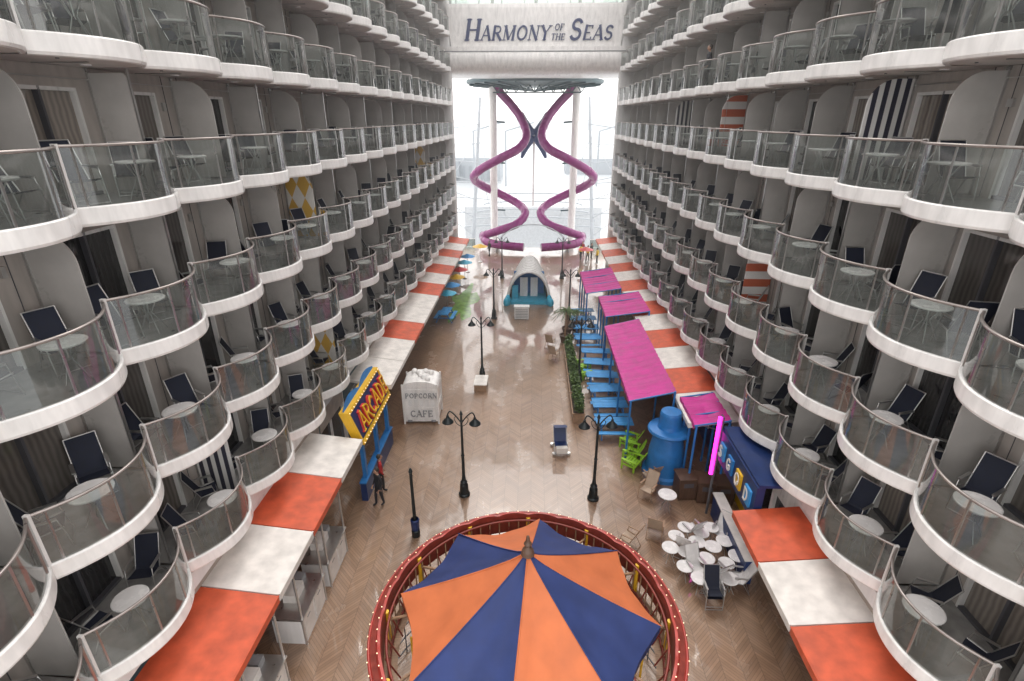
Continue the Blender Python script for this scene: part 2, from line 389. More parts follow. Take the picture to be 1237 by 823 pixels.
# ------------------------------------------------------------------ lettering
def arcp(cx,cy,rx,ry,a0,a1,n=12): return [(cx+rx*math.cos(R(a0+(a1-a0)*i/n)),cy+ry*math.sin(R(a0+(a1-a0)*i/n))) for i in range(n+1)]
TK,TN=.17,.07
GL={
'H':(.85,[([(.15,0),(.15,1)],TK),([(.70,0),(.70,1)],TK),([(.15,.5),(.70,.5)],TN)],[(.15,0),(.15,1),(.70,0),(.70,1)]),
'A':(.80,[([(.06,0),(.38,1)],TN),([(.38,1),(.72,0)],TK),([(.2,.33),(.6,.33)],TN)],[(.06,0),(.72,0)]),
'R':(.82,[([(.15,0),(.15,1)],TK),([(.15,.96)]+arcp(.38,.73,.24,.23,90,-90)+[(.15,.5)],.1),([(.36,.5),(.74,0)],TK)],[(.15,0),(.74,0)]),
'M':(1.0,[([(.12,0),(.12,1)],TN),([(.12,1),(.47,.05)],TK),([(.47,.05),(.82,1)],TN),([(.82,1),(.82,0)],TK)],[(.12,0),(.82,0),(.12,1),(.82,1)]),
'O':(.90,[(arcp(.44,.5,.34,.46,0,360,24),.13)],[]),
'N':(.88,[([(.12,0),(.12,1)],TN),([(.12,1),(.70,0)],TK),([(.70,0),(.70,1)],TN)],[(.12,0),(.12,1),(.70,1)]),
'Y':(.80,[([(.06,1),(.38,.48)],TK),([(.70,1),(.38,.48)],TN),([(.38,.48),(.38,0)],TK)],[(.06,1),(.70,1),(.38,0)]),
'F':(.70,[([(.15,0),(.15,1)],TK),([(.15,.96),(.6,.96)],TN),([(.15,.5),(.5,.5)],TN),([(.6,1),(.6,.8)],TN)],[(.15,0)]),
'T':(.75,[([(.36,0),(.36,1)],TK),([(.04,.96),(.68,.96)],TN),([(.04,1),(.04,.8)],TN),([(.68,1),(.68,.8)],TN)],[(.36,0)]),
'E':(.74,[([(.15,0),(.15,1)],TK),([(.15,.96),(.62,.96)],TN),([(.15,.5),(.5,.5)],TN),([(.15,.04),(.64,.04)],TN),([(.64,0),(.64,.2)],TN),([(.62,1),(.62,.8)],TN)],[]),
'S':(.70,[(arcp(.34,.73,.22,.22,20,270,12)+arcp(.34,.27,.24,.24,90,-160,12),.13)],[]),
'C':(.80,[(arcp(.44,.5,.32,.44,45,315,16),.15)],[]),
'D':(.85,[([(.15,0),(.15,1)],TK),([(.15,.94)]+arcp(.36,.5,.34,.44,90,-90,12)+[(.15,.06)],.12)],[]),
'G':(.84,[(arcp(.44,.5,.32,.44,45,330,16),.15),([(.72,.3),(.72,.5),(.5,.5)],.1)],[]),
'P':(.75,[([(.15,0),(.15,1)],TK),([(.15,.96)]+arcp(.36,.72,.24,.24,90,-90)+[(.15,.48)],.1)],[(.15,0)]),
}
def letters(b,text,sizes,x,z0,plane,mat=0,shear=.2,bold=1.,gap=.06,depth=.05):
    cnt=0
    for ch,sz in zip(text,sizes):
        if ch==' ': x+=.45*sz; continue
        w,st,se=GL[ch]
        segs=[]
        for pl,wd in st:
            for a,c in zip(pl[:-1],pl[1:]): segs.append((a,c,wd*bold))
        for (sx,sy) in se: segs.append(((sx-.13,sy+(.02 if sy==0 else -.02)),(sx+.13,sy+(.02 if sy==0 else -.02)),.05*bold))
        for (a,c,wd) in segs:
            A=Vector(a);C=Vector(c); d=(C-A)
            if d.length<1e-5: continue
            d.normalize(); n=Vector((-d.y,d.x))*wd/2; e=d*(wd*.18)
            q=[A-e-n,C+e-n,C+e+n,A-e+n]
            dp=depth+.0012*(cnt%29); cnt+=1
            T=lambda p,dz: plane(x+(p.x+shear*p.y)*sz, z0+p.y*sz, dz)
            b.add([T(p,dp) for p in q]+[T(p,0) for p in q],[(0,1,2,3),(0,4,5,1),(1,5,6,2),(2,6,7,3),(3,7,4,0)],mat)
        x+=(w+gap)*sz
    return x

# ------------------------------------------------------------------ bridge with ship name
b=MB()
Y0=53.6
prof=[(Y0+3,18.05),(Y0+1.6,18.08),(Y0+.8,18.25),(Y0+.35,18.6),(Y0+.15,19.1),(Y0+.1,19.7),(Y0+.25,19.9)]
A=[(-8.6,y,z) for y,z in prof]; B=[(8.6,y,z) for y,z in prof]
b.strip(A,B,0)
b.box(-8.6,8.6,Y0+.25,Y0+7,19.9,20.3,0); b.box(-8.6,8.6,Y0+3,Y0+6,18.05,18.3,0)
b.add([(-7.6,Y0+.6,20.3),(7.6,Y0+.6,20.3),(7.9,Y0+.3,23.3),(-7.9,Y0+.3,23.3)],[(0,1,2,3)],0)
b.box(-7.9,7.9,Y0+.3,Y0+7,23.3,23.6,0)
b.box(-8.4,8.4,Y0+1.2,Y0+7,20.3,23.2,1)
b.box(-8.6,8.6,Y0+.16,Y0+.27,19.86,19.94,2)
for x in range(-7,8,2): b.box(x-.02,x+.02,Y0+.28,Y0+.6,23.6,25.2,2)
b.box(-8,8,Y0+.26,Y0+.34,25.2,25.3,2)
b.box(-8,8,Y0+.9,Y0+1.0,23.6,25.0,3)
b.box(-8.6,8.6,Y0+2,Y0+7,25.6,26.2,0)
for x in (-7.9,-4,0,4,7.9): b.cyl((x,Y0+3,23.6),(x,Y0+3,25.6),.15,n=8,mat=1)
pl=lambda u,v,d:(u,Y0+.6-.1*(v-20.3)-.02-d,v)
x=letters(b,'HARMONY',[1.62]+[1.12]*6,-6.4,20.8,pl,4,bold=1.1)
x2=letters(b,'OF',[.5,.5],x+.35,21.55,pl,4); letters(b,'THE',[.5]*3,x+.05,20.8,pl,4)
x=letters(b,'SEAS',[1.62]+[1.12]*3,x+1.6,20.8,pl,4,bold=1.1)
b.obj('ship_name_bridge',[WHITE,WHITE2,GREYM,GLASS,LETTER])

# ------------------------------------------------------------------ slide tower
b=MB()
for sx in (-1,1):
    b.cyl((sx*4.75,66,-3),(sx*4.75,66,18),.44,n=20,mat=0); b.cyl((sx*4.75,66,-.1),(sx*4.75,66,.5),.7,.5,n=20,mat=0)
    for z in (4,9.5,14): b.cyl((sx*4.75,66,z),(sx*3.4,64+2.2,z-.1),.1,n=8,mat=1)
b.lathe([(0,17.75),(7.6,17.85),(7.8,18.0),(7.8,18.25),(0,18.35)],(0,67,0),40,1)
for i in range(24):
    q=2*math.pi*i/24; b.cyl((7.6*math.cos(q),67+7.6*math.sin(q),18.2),(7.6*math.cos(q),67+7.6*math.sin(q),19.3),.04,n=5,mat=2)
    b.cyl((0,67,17.2),(7.5*math.cos(q),67+7.5*math.sin(q),17.8),.09,n=5,mat=1)
for i in range(10):
    x=-4.5+i; b.cyl((x,63,17.6),(x+.5,63,16.9),.06,n=5,mat=1); b.cyl((x+.5,63,16.9),(x+1,63,17.6),.06,n=5,mat=1)
b.cyl((-4.5,63,16.9),(5.,63,16.9),.07,n=6,mat=1)
b.obj('slide_tower_frame',[WHITE,TEAL,GREYM])
def cr(P,n=10):
    P=[Vector(p) for p in P]; out=[]
    for i in range(len(P)-1):
        p0=P[max(i-1,0)];p1=P[i];p2=P[i+1];p3=P[min(i+2,len(P)-1)]
        for j in range(n):
            t=j/n; out.append(.5*((2*p1)+(p2-p0)*t+(2*p0-5*p1+4*p2-p3)*t*t+(3*p1-p0-3*p2+p3)*t**3))
    out.append(P[-1]); return out
for sx in (-1,1):
    pts=[(-4.5,66.0,17.7),(-3.9,66.4,17.0),(-2.7,66.3,15.8),(-1.5,65.6,14.3)]
    keys=[(0,12.6,2.95),(-45,11.3,3.1),(-90,10.2,3.05),(-135,9.0,3.1),(-180,7.9,3.15),(-225,6.8,3.1),(-270,5.7,3.0),(-315,4.7,2.95),(-360,3.9,2.9),(-405,3.0,2.85),(-450,2.3,2.7),(-495,1.6,2.4),(-540,1.15,2.2)]
    for a,z,r in keys: pts.append((-3.8+r*math.cos(R(a)),64+r*.8*math.sin(R(a)),z))
    pts+=[(-5.3,61.6,.95),(-3.4,60.4,.85),(-1.0,59.9,.75)]
    pts=[(x*-sx,y,z) for x,y,z in pts]
    C=cr(pts,10); b=MB(); b.tube(C,.47,14,0)
    for i in range(5,len(C)-1,6):
        d=(C[i+1]-C[i]).normalized(); b.cyl(C[i]-d*.03,C[i]+d*.03,.50,n=14,mat=1)
    b.obj('spiral_tube_slide',[SLIDE,SLIDE])
b=MB()
for s in (-1,1):
    for q in (-1,1):
        b.tube(cr([(s*1.5,69,12.4+q*2.6),(s*1.0,69,12.4+q*1.4),(s*.2,69,12.4),],6),[.15+.5*i/12 for i in range(13)],8,0)
b.tube([(0,69,4),(0,69,12.6)],.14,8,1); b.obj('fin_sculpture',[NAVYP,WHITE2])

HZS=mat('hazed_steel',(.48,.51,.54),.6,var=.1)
b=MB()
for i in range(9):
    y=64+i*1.1; z=-.6-i*.45
    A=[];B=[]
    for j in range(25):
        q=math.pi*(.08+.84*j/24); rx=13-i*.5; A.append((-rx*math.cos(q),y+5*(1-math.sin(q)),z)); B.append((-rx*math.cos(q),y+1.1+5*(1-math.sin(q)),z))
    b.strip(A,B,0,False); b.strip(B,[(p[0],p[1],p[2]-.45) for p in B],1,False)
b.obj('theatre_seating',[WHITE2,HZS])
b=MB()
b.box(-13,-6.8,62.5,62.6,0,1.1,0); b.box(6.8,13,62.5,62.6,0,1.1,0)
for x in range(-13,14): 
    if abs(x)>=7 : b.cyl((x,62.55,0),(x,62.55,1.15),.03,n=6,mat=1)
b.cyl((-13,62.55,1.15),(-6.8,62.55,1.15),.04,n=6,mat=1); b.cyl((6.8,62.55,1.15),(13,62.55,1.15),.04,n=6,mat=1)
b.obj('deck_end_railing',[GLASS,WHITE])
for sx in (-1,1):
    b=MB(); b.cyl((sx*9.4,80,-8),(sx*7.5,80,17),.35,.2,n=10,mat=0)
    for i in range(7): b.cyl((sx*(9.0-.25*i),80,-2+2.6*i),(sx*(11.5),76,1+2.*i),.06,n=5,mat=0)
    b.cyl((sx*8,80,12),(sx*14,70,2),.05,n=5,mat=0); b.cyl((sx*8,80,12),(sx*2,90,-8),.05,n=5,mat=0); b.cyl((sx*8,80,9),(sx*4.5,84,-8),.05,n=5,mat=0)
    for z in (1,3.2,5.4): b.cyl((sx*5.6,80,z),(sx*12,80,z+.4),.08,n=5,mat=0)
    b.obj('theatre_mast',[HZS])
b=MB()
for i in range(5):
    z=-2+i*1.2; b.tube([( (11-i*1.1)*math.cos(math.pi*j/20),86-3*math.sin(math.pi*j/20),z+1.0*math.sin(math.pi*j/20)) for j in range(21)],.12,6,0)
b.box(-11,11,86.3,86.6,-9,1.2,1)
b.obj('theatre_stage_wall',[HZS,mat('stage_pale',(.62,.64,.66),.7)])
b=MB(); 
for i in range(7):
    y=60.5+i*.55
    A=[(-4.2*math.cos(math.pi*j/16),y,3.2*math.sin(math.pi*j/16)*(1-.03*i)) for j in range(17)]
    B=[(-4.2*math.cos(math.pi*j/16),y+.55,3.2*math.sin(math.pi*j/16)*(1-.03*(i+1))) for j in range(17)]
    b.strip(A,B,0)
for i in range(0,8,1):
    y=60.5+i*.55; b.tube([(-4.2*math.cos(math.pi*j/16),y,3.24*math.sin(math.pi*j/16)*(1-.03*i)) for j in range(17)],.05,5,1)
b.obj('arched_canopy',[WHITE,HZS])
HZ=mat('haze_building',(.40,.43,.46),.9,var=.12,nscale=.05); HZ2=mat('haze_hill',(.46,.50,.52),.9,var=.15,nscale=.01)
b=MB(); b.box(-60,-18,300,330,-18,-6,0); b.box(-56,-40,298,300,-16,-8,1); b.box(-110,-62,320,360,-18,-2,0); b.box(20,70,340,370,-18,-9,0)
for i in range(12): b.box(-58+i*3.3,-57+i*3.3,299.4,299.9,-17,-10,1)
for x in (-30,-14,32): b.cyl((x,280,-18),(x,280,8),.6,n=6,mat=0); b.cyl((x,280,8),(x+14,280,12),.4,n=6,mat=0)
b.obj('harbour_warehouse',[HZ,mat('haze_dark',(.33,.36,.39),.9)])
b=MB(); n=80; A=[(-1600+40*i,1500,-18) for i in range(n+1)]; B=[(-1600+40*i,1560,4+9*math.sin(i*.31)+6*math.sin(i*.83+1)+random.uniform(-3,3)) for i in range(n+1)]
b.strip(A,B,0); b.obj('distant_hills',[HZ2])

# thin mist hanging in the canyon (rainy day)
mm=bpy.data.materials.new('mist'); mm.use_nodes=True; t=mm.node_tree; t.nodes.remove(t.nodes['Principled BSDF'])
vs_=t.nodes.new('ShaderNodeVolumeScatter'); vs_.inputs['Density'].default_value=.0032; vs_.inputs['Color'].default_value=(.98,.98,.98,1); vs_.inputs['Anisotropy'].default_value=.5
t.links.new(vs_.outputs[0],t.nodes['Material Output'].inputs['Volume'])
b=MB(); b.box(-9.37,9.37,14,52.9,.3,26.5,0); b.obj('mist',[mm])

# ------------------------------------------------------------------ shell stage
b=MB(); n=20; K=10
def arch(i,ex=0):
    t=i/K; y=42.3+6.5*t; w=(1.75+ex)*(1-.3*t*t); h=(2.75+ex)*(1-.10*t)
    return [(-w*math.cos(math.pi*j/n),y,max(0,h*math.sin(math.pi*j/n)**.85)) for j in range(n+1)]
for i in range(K): b.strip(arch(i),arch(i+1),0)
for i in range(K+1): b.tube(arch(i,.02),.05,6,0)
b.tube(arch(0,.0),.12,8,0)
be=arch(K); b.add(be,[list(range(n+1))],0)
for sx in (-1,1):
    for i in range(2): b.sphere((sx*(1.72+.12*i),42.05-.2*i,.3-.05*i),.26,1,10,(1,1,2.2-.6*i))
b.box(-1.5,1.5,42.1,47,0,.25,2); b.box(-1.3,1.3,44.5,44.6,.25,2.2,5)
b.box(-.75,-.1,43.6,43.7,.25,1.9,4); b.box(.15,.75,43.6,43.7,.25,1.9,4); b.box(-1.4,-.9,42.9,43.0,.25,1.4,1)
b.obj('shell_entrance_canopy',[WHITE,AQUA,AQUA,NAVYP,WHITE2,BLUE],(-.25,0,0))
b=MB(); b.box(-.55,.55,-.25,.25,0.05,1.0,0); 
for i in range(6): b.box(-.48,.48,-.27,-.25,.15+.13*i,.2+.13*i,1)
b.box(-.6,.6,-.3,.3,1.0,1.06,0)
for x in (-.45,.45): b.cyl((x,-.2,0),(x,-.2,.08),.05,n=8,mat=1); b.cyl((x,.2,0),(x,.2,.08),.05,n=8,mat=1)
b.obj('service_cart',[WHITE2,GREYM],(-.75,38.7,0))

# ------------------------------------------------------------------ carousel
CX,CY=0.,8.66
E=empty('carousel',(CX,CY,0))
b=MB(); zc,za=4.25,5.95; Rt=2.95
sub=14; rings=10
for k in range(8):
    a0=R(45*k-6);a1=R(45*(k+1)-6)
    grid=[]
    for i in range(rings+1):
        t=i/rings; row=[]
        for j in range(sub+1):
            s=j/sub; A=Vector((math.cos(a0),math.sin(a0)));B=Vector((math.cos(a1),math.sin(a1)))
            p=A.lerp(B,s); bow=1-.06*math.sin(math.pi*s)*t
            z=za-(za-zc)*(t**.85)-.09*math.sin(math.pi*s)*t+.022*math.sin(17*s+3*k+2*t)*t*t+.02*math.sin(9*t+k)*math.sin(math.pi*s)
            row.append((p.x*Rt*t*bow,p.y*Rt*t*bow,z))
        grid.append(row)
    vs=[v for r in grid for v in r]; W_=sub+1
    cm=(k+1)%2
    b.add(vs,[(i*W_+j,i*W_+j+1,(i+1)*W_+j+1,(i+1)*W_+j) for i in range(rings) for j in range(sub)],cm,True)
    last=grid[-1]; b.strip(last,[(x*.995,y*.995,z-.22-.06*math.sin(math.pi*6*j/sub)**2) for j,(x,y,z) in enumerate(last)],cm)
    b.tube([(math.cos(a0)*Rt*t,math.sin(a0)*Rt*t,za-(za-zc)*(t**.85)+.005) for t in [i/8 for i in range(9)]],.016,5,cm)
b.lathe([(0,6.4),(.03,6.38),(.05,6.25),(.09,6.18),(.05,6.12),(.09,6.06),(.13,6.0),(.15,5.9),(.1,5.86)],n=12,mat=2)
b.obj('tent_canopy',[TENTB,TENTO,BROWN],parent=E)
b=MB(); zr=4.05
n=144
def ring(r,z,amp=0): return [(r*math.cos(2*math.pi*i/n),r*math.sin(2*math.pi*i/n),z+amp*abs(math.sin(math.pi*i/6))) for i in range(n+1)]
P1=[ring(3.22,zr+.0),ring(3.24,zr+.08,.07),ring(3.30,zr+.08,.07),ring(3.34,zr+.02),ring(3.46,zr-.02),ring(3.52,zr-.10),ring(3.52,zr-.42,-.14)]
for i,mm_ in enumerate([1,0,0,1,0,0]): b.strip(P1[i],P1[i+1],mm_)
b.strip(ring(3.22,zr+.0),ring(3.22,zr-.5),1); b.strip(ring(3.22,zr-.12),ring(3.50,zr-.2),1)
b.tube(ring(3.50,zr-.06),.03,6,0)
for i in range(72):
    q=2*math.pi*i/72; c,s=math.cos(q),math.sin(q)
    b.sphere((3.31*c,3.31*s,zr+.14),.015,3,5); b.sphere((3.53*c,3.53*s,zr-.05),.015,3,5)
    b.cyl((3.12*c,3.12*s,zr+.0),(3.12*c,3.12*s,zr-.8),.02,n=5,mat=4)
    if i%2==0: b.cyl((3.16*c,3.16*s,zr-.1),(2.9*c,2.9*s,zr-.8),.02,n=5,mat=1)
b.tube(ring(3.12,zr-.8),.035,6,1); b.tube(ring(3.12,zr-.02),.03,6,1)
b.strip(ring(2.95,zr-.9),ring(3.3,zr-.9),4)
for i in range(12):
    q=2*math.pi*i/12; c,s=math.cos(q),math.sin(q); b.cyl((3.22*c,3.22*s,.25),(3.22*c,3.22*s,zr),.06,n=8,mat=5)
    b.cyl((3.15*c,3.15*s,zr-.25),(2.6*c,2.6*s,zc-.25),.035,n=6,mat=4)
    b.cyl((2.6*c,2.6*s,zc-.25),(.3*c,.3*s,za-.6),.03,n=6,mat=4)
b.obj('crown_rim',[RED,REDD,REDD,BULB,WOOD,YEL],parent=E)
b=MB(); b.lathe([(0,.25),(3.4,.25),(3.45,.2),(3.45,0)],n=48,mat=0); b.lathe([(.75,.25),(.75,1),(.6,1.2),(.6,3),(.8,3.3),(.8,4.6)],n=16,mat=1)
for i in range(24):
    q=2*math.pi*i/24; c,s=math.cos(q),math.sin(q); b.cyl((4.05*c,4.05*s,0),(4.05*c,4.05*s,1.05),.02,n=5,mat=3)
rg=lambda r,z:[(r*math.cos(2*math.pi*i/48),r*math.sin(2*math.pi*i/48),z) for i in range(49)]
for z in (.15,.6,1.05): b.tube(rg(4.05,z),.022,5,3)
b.obj('platform_and_drum',[WOOD,YEL,RED,FRAME],parent=E)
def skin_mesh(name,verts,edges,rad,root=0,sub=1):
    me=bpy.data.meshes.new(name); me.from_pydata(verts,edges,[]); o=bpy.data.objects.new(name,me); COL.objects.link(o)
    o.modifiers.new('s','SKIN'); d=me.skin_vertices[0].data
    for i,r in enumerate(rad):
        d[i].radius=(r,r) if not isinstance(r,tuple) else r; d[i].use_root=(i==root)
    sb=o.modifiers.new('u','SUBSURF'); sb.levels=sub; sb.render_levels=sub
    dg=bpy.context.evaluated_depsgraph_get(); m2=bpy.data.meshes.new_from_object(o.evaluated_get(dg))
    bpy.data.objects.remove(o); 
    for p in m2.polygons: p.use_smooth=True
    return m2
HV=[(0,0,1.1),(.35,0,1.12),(-.38,0,1.12),(.6,0,1.4),(.72,0,1.62),(1.0,0,1.48),(.42,.12,.85),(.62,.13,.6),(.5,.13,.3),(.42,-.12,.85),(.3,-.13,.55),(.15,-.13,.35),(-.42,.13,.85),(-.6,.14,.55),(-.7,.14,.25),(-.42,-.13,.85),(-.35,-.14,.5),(-.55,-.14,.2),(-.62,0,1.1),(-.78,0,.75)]
HE=[(0,1),(0,2),(1,3),(3,4),(4,5),(1,6),(6,7),(7,8),(1,9),(9,10),(10,11),(2,12),(12,13),(13,14),(2,15),(15,16),(16,17),(2,18),(18,19)]
HR=[.2,.19,.19,.12,.10,.06,.09,.06,.045,.09,.06,.045,.11,.065,.045,.11,.065,.045,.05,.07]
HM=skin_mesh('horse_body',HV,HE,HR); HM.materials.append(WHITE)
for i in range(12):
    q=2*math.pi*i/12+.2
    rr_=2.6
    place(HM,'carousel_horse',(rr_*math.cos(q),rr_*math.sin(q),.25+.15*math.sin(i*2)),q+math.pi/2,E)
    b=MB(); b.cyl((0,0,.25),(0,0,3.9),.025,n=6,mat=0); b.box(-.2,.15,-.2,.2,1.4,1.47,1); b.obj('horse_pole',[YEL,RED],(rr_*math.cos(q),rr_*math.sin(q),0),q+math.pi/2,E)

# ------------------------------------------------------------------ street lamps
def lamp_mesh():
    b=MB()
    b.lathe([(.24,0),(.24,.08),(.19,.12),(.17,.5),(.13,.6),(.15,.66),(.09,.75),(.065,1.0),(.06,1.9),(.08,1.95),(.055,2.0),(.045,3.5),(.07,3.55),(.045,3.6),(.04,3.8),(.07,3.85),(.0,4.05)],n=14,mat=0)
    for s in (-1,1):
        b.tube(cr([(0,0,3.45),(s*.2,0,3.75),(s*.42,0,3.95),(s*.52,0,3.85),(s*.54,0,3.72)],5),.026,6,0)
        b.tube(cr([(0,0,3.3),(s*.18,0,3.42),(s*.28,0,3.65),(s*.2,0,3.75)],5),.015,5,0)
        b.lathe([(.0,3.78),(.05,3.76),(.06,3.68),(.13,3.6),(.22,3.5),(.23,3.46),(.20,3.47),(.1,3.56)],(s*.54,0,0),14,0)
        b.sphere((s*.54,0,3.5),.08,1,8)
    return b.mesh('street_lamp',[DARKM,WHITE])
LM=lamp_mesh()
for x,y in [(-2.67,17.75),(2.65,17.7),(-2.87,28.3),(2.87,28.3),(-2.9,38.7),(2.9,38.7),(-2.9,50),(2.9,50)]: place(LM,'street_lamp',(x,y,0),random.uniform(-.1,.1))
b=MB(); b.lathe([(.16,0),(.16,.25),(.1,.3),(.07,.6),(.06,1.8),(.055,2.85),(.08,2.9),(.03,3.05),(0,3.05)],n=12,mat=0); b.lathe([(.13,.0),(.15,.02),(.17,.45),(.14,.5)],n=12,mat=1,c=(0,0,.3))
b.tube([(0,0,2.5),(.0,.2,2.6)],.02,6,0); b.obj('bollard_post',[DARKM,NAVYP],(-4.2,15.35,0))
b=MB(); b.box(-.35,.35,-.6,.6,0,.4,0); b.box(-.38,.38,-.63,.63,.4,.46,1); b.obj('wooden_bench_box',[WOOD,AWHITE],(-2.85,27.3,0))

# ------------------------------------------------------------------ white covered cart
b=MB(); b.box(-.85,.85,-.7,.7,.12,2.1,0)
A=[(.87*math.cos(math.pi*j/12),-.72,2.1+.3*math.sin(math.pi*j/12)) for j in range(13)];B=[(x,.72,z) for x,_,z in A]
b.strip(A,B,0); b.add(A,[list(range(13))],0); b.add(B,[list(range(12,-1,-1))],0)
for x in (-.87,.87):
    for y in (-.72,.72): b.cyl((x,y,0),(x,y,2.25),.05,n=8,mat=0)
for z in (.9,1.9): b.box(-.88,.88,-.73,.73,z,z+.06,0)
for i in range(10): b.tube([(-.8+.17*i,-.715,2.15),(-.78+.17*i+random.uniform(-.04,.04),-.72,.3)],.018,5,0)
for x in (-.6,.6):
    b.lathe([(.0,-.05),(.16,-.05),(.16,.05),(0,.05)],(x,-.6,.16),12,1)
letters(b,'POPCORN',[.26]*7,-.74,1.5,lambda u,v,d:(u,-.735-d,v),1,shear=0,depth=.02)
letters(b,'CAFE',[.36]*4,-.55,.42,lambda u,v,d:(u,-.735-d,v),1,shear=0,depth=.02)
for i in range(9): b.sphere((random.uniform(-.5,.5),random.uniform(-.5,.5),2.42),random.uniform(.12,.2),0,7)
for i in range(5): b.box(-.6+.28*i,-.42+.28*i,-.74,-.725,1.02,1.4,2)
b.obj('covered_vendor_cart',[WHITE,GREYM,WHITE2],(-5.55,23.9,0),.05)

# ------------------------------------------------------------------ arcade sign
b=MB()
X0=-6.5
b.box(X0-.25,X0,17.3,21.3,2.75,4.0,0)
b.box(X0-.002,X0+.06,17.4,21.2,2.85,3.93,1)
for (ya,yb,za_,zb_) in ((17.25,21.35,2.68,2.78),(17.25,21.35,3.97,4.07),(17.25,17.36,2.78,3.97),(21.24,21.35,2.78,3.97)): b.box(X0-.28,X0+.10,ya,yb,za_,zb_,2)
letters(b,'ARCADE',[.72]*6,17.7,3.02,lambda u,v,d:(X0+.07+d,u,v),6,shear=0,bold=1.5,depth=.08,gap=.03)
letters(b,'ARCADE',[.72]*6,17.7,3.05,lambda u,v,d:(X0+.16+d,u,v),8,shear=0,bold=.7,depth=.03,gap=.03)
for i in range(16):
    for z in (2.73,4.02): b.sphere((X0+.11,17.35+.26*i,z),.022,4,6)
A=[];Bq=[]
for i in range(33):
    y=17.3+4.0*i/32; A.append((X0-.1,y,4.07)); Bq.append((X0-.1,y,4.15+.2*abs(math.sin(math.pi*i/16))))
b.strip(A,Bq,7,False)
b.v=[(x-max(0,z-2.6)*.35,y,z) for x,y,z in b.v]
for y in (17.6,19.4,21.1): b.box(X0-.25,X0-.1,y-.1,y+.1,0,2.7,5)
b.box(X0-.3,X0-.05,17.2,21.4,.0,.85,1); b.box(X0-.32,X0-.03,17.18,21.42,.85,.92,5)
b.obj('arcade_sign',[BLUE,NAVYP,YEL,RED,BULB,BLUE,REDB,BLUE,YEL])

def counter(x,y,s):
    b=MB(); b.box(-.45,.45,-.8,.8,0,1.0,0); b.box(-.52,.52,-.87,.87,1.0,1.06,1)
    for i in (-1,1): b.box(.452,.47,i*.4-.33,i*.4+.33,.12,.9,2); b.box(.47,.48,i*.4-.1,i*.4+.1,.75,.78,3)
    b.box(-.3,.1,-.3,.3,1.06,1.35,2); b.box(-.3,0,.4,.7,1.06,1.28,3); b.cyl((.46,-.8,0),(.46,-.8,2.9),.035,n=6,mat=1);b.cyl((.46,.8,0),(.46,.8,2.9),.035,n=6,mat=1)
    b.obj('food_counter',[WHITE2,STEEL,AWHITE,GREYM],(x,y,0),0 if s<0 else math.pi)
counter(-7.0,11.6,-1); counter(-7.0,13.7,-1); counter(-7.0,8.8,-1)

# ------------------------------------------------------------------ magenta canopies
def canopy(x0,x1,y0,y1,z0,z1):
    b=MB(); n=int((y1-y0)/.45)*4
    A=[];B=[];A2=[]
    for i in range(n+1):
        y=y0+(y1-y0)*i/n; r=.035*(1 if (i//2)%2 else 0); sg=.10*math.sin((y-y0)*math.pi/1.5)
        A.append((x0,y,z0+r)); B.append((x1,y,z1+r)); A2.append(((x0+x1)/2,y,(z0+z1)/2+r-abs(sg)))
    b.strip(A,A2,0,False); b.strip(A2,B,0,False)
    b.strip(A,[(x0,y,z0-.18-.05*math.sin(y*9)) for _,y,_ in A],0,False)
    y=y0
    while y<=y1+.01:
        b.cyl((x0+.08,y,0),(x0+.08,y,z0-.02),.05,n=8,mat=1); b.cyl((x1-.05,y,0),(x1-.05,y,z1),.05,n=8,mat=1)
        b.cyl((x0,y,z0-.03),(x1,y,z1-.03),.035,n=6,mat=1); y+=(y1-y0)/3
    b.obj('magenta_canopy',[MAG,BLUE])
canopy(4.35,6.35,20.6,29.6,3.0,3.5)
canopy(4.6,7.3,31,35,3.1,3.5)
canopy(3.85,6.3,36,41.6,3.0,3.4)
canopy(6.5,7.9,18.2,20.5,3.3,3.55)

# ------------------------------------------------------------------ picnic tables
b=MB()
for i in range(5): b.box(-.9,.9,-.36+.15*i,-.24+.15*i,.72,.76,0)
for s in (-1,1):
    for j in range(2): b.box(-.9,.9,s*.62+(-.13+.14*j),s*.62+(-.01+.14*j),.42,.46,0)
for x in (-.65,.65):
    for s in (-1,1): b.tube([(x,s*.25,.72),(x,s*.62,0)],.035,6,1)
    b.box(x-.03,x+.03,-.68,.68,.36,.42,1)
PT=b.mesh('picnic_table',[BLUE2,BLUE])
for y in [22.6,24.3,26.0,27.7,29.4,31.1,33.3,35.2,37.0,38.8]: place(PT,'picnic_table',(4.15 if y<31.5 else 3.9,y,0),random.uniform(-.14,.14))

b=MB(); b.lathe([(.95,0),(.95,.18),(.82,.25),(.74,1.2),(.62,1.9),(.56,2.1),(.86,2.14),(.90,2.22),(.86,2.3),(.50,2.34),(.46,2.5),(.44,3.0),(.40,3.1),(.0,3.12)],n=28,mat=0)
for z in (.6,1.1,1.6): b.lathe([(.80-.12*z,z-.05),(.86-.12*z,z),(.80-.12*z,z+.05)],n=28,mat=1)
b.obj('blue_stepped_tower',[BLUE,BLUE],(5.95,19.6,0))
b=MB(); b.tube([(0,0,1.9),(0,0,4.4)],.07,8,0); b.box(.07,.12,-.12,.12,1.85,4.45,1); b.cyl((.1,0,0),(.1,0,1.9),.05,n=8,mat=1); b.obj('neon_light_column',[NEON,FRAME],(6.95,17.0,0))
b=MB(); b.box(.05,.3,0,3.4,2.7,3.95,0)
for i,(m_) in enumerate([1,2,3,1]): b.box(-.02,.05,.25+.8*i,.7+.8*i,3.0,3.6,m_)
for i in range(4): 
    letters(b,'DOGS'[i],[.45],0,3.08,lambda u,v,d:(-.03-d,.68+.8*i-u*.9,v),4,shear=0,depth=.02)
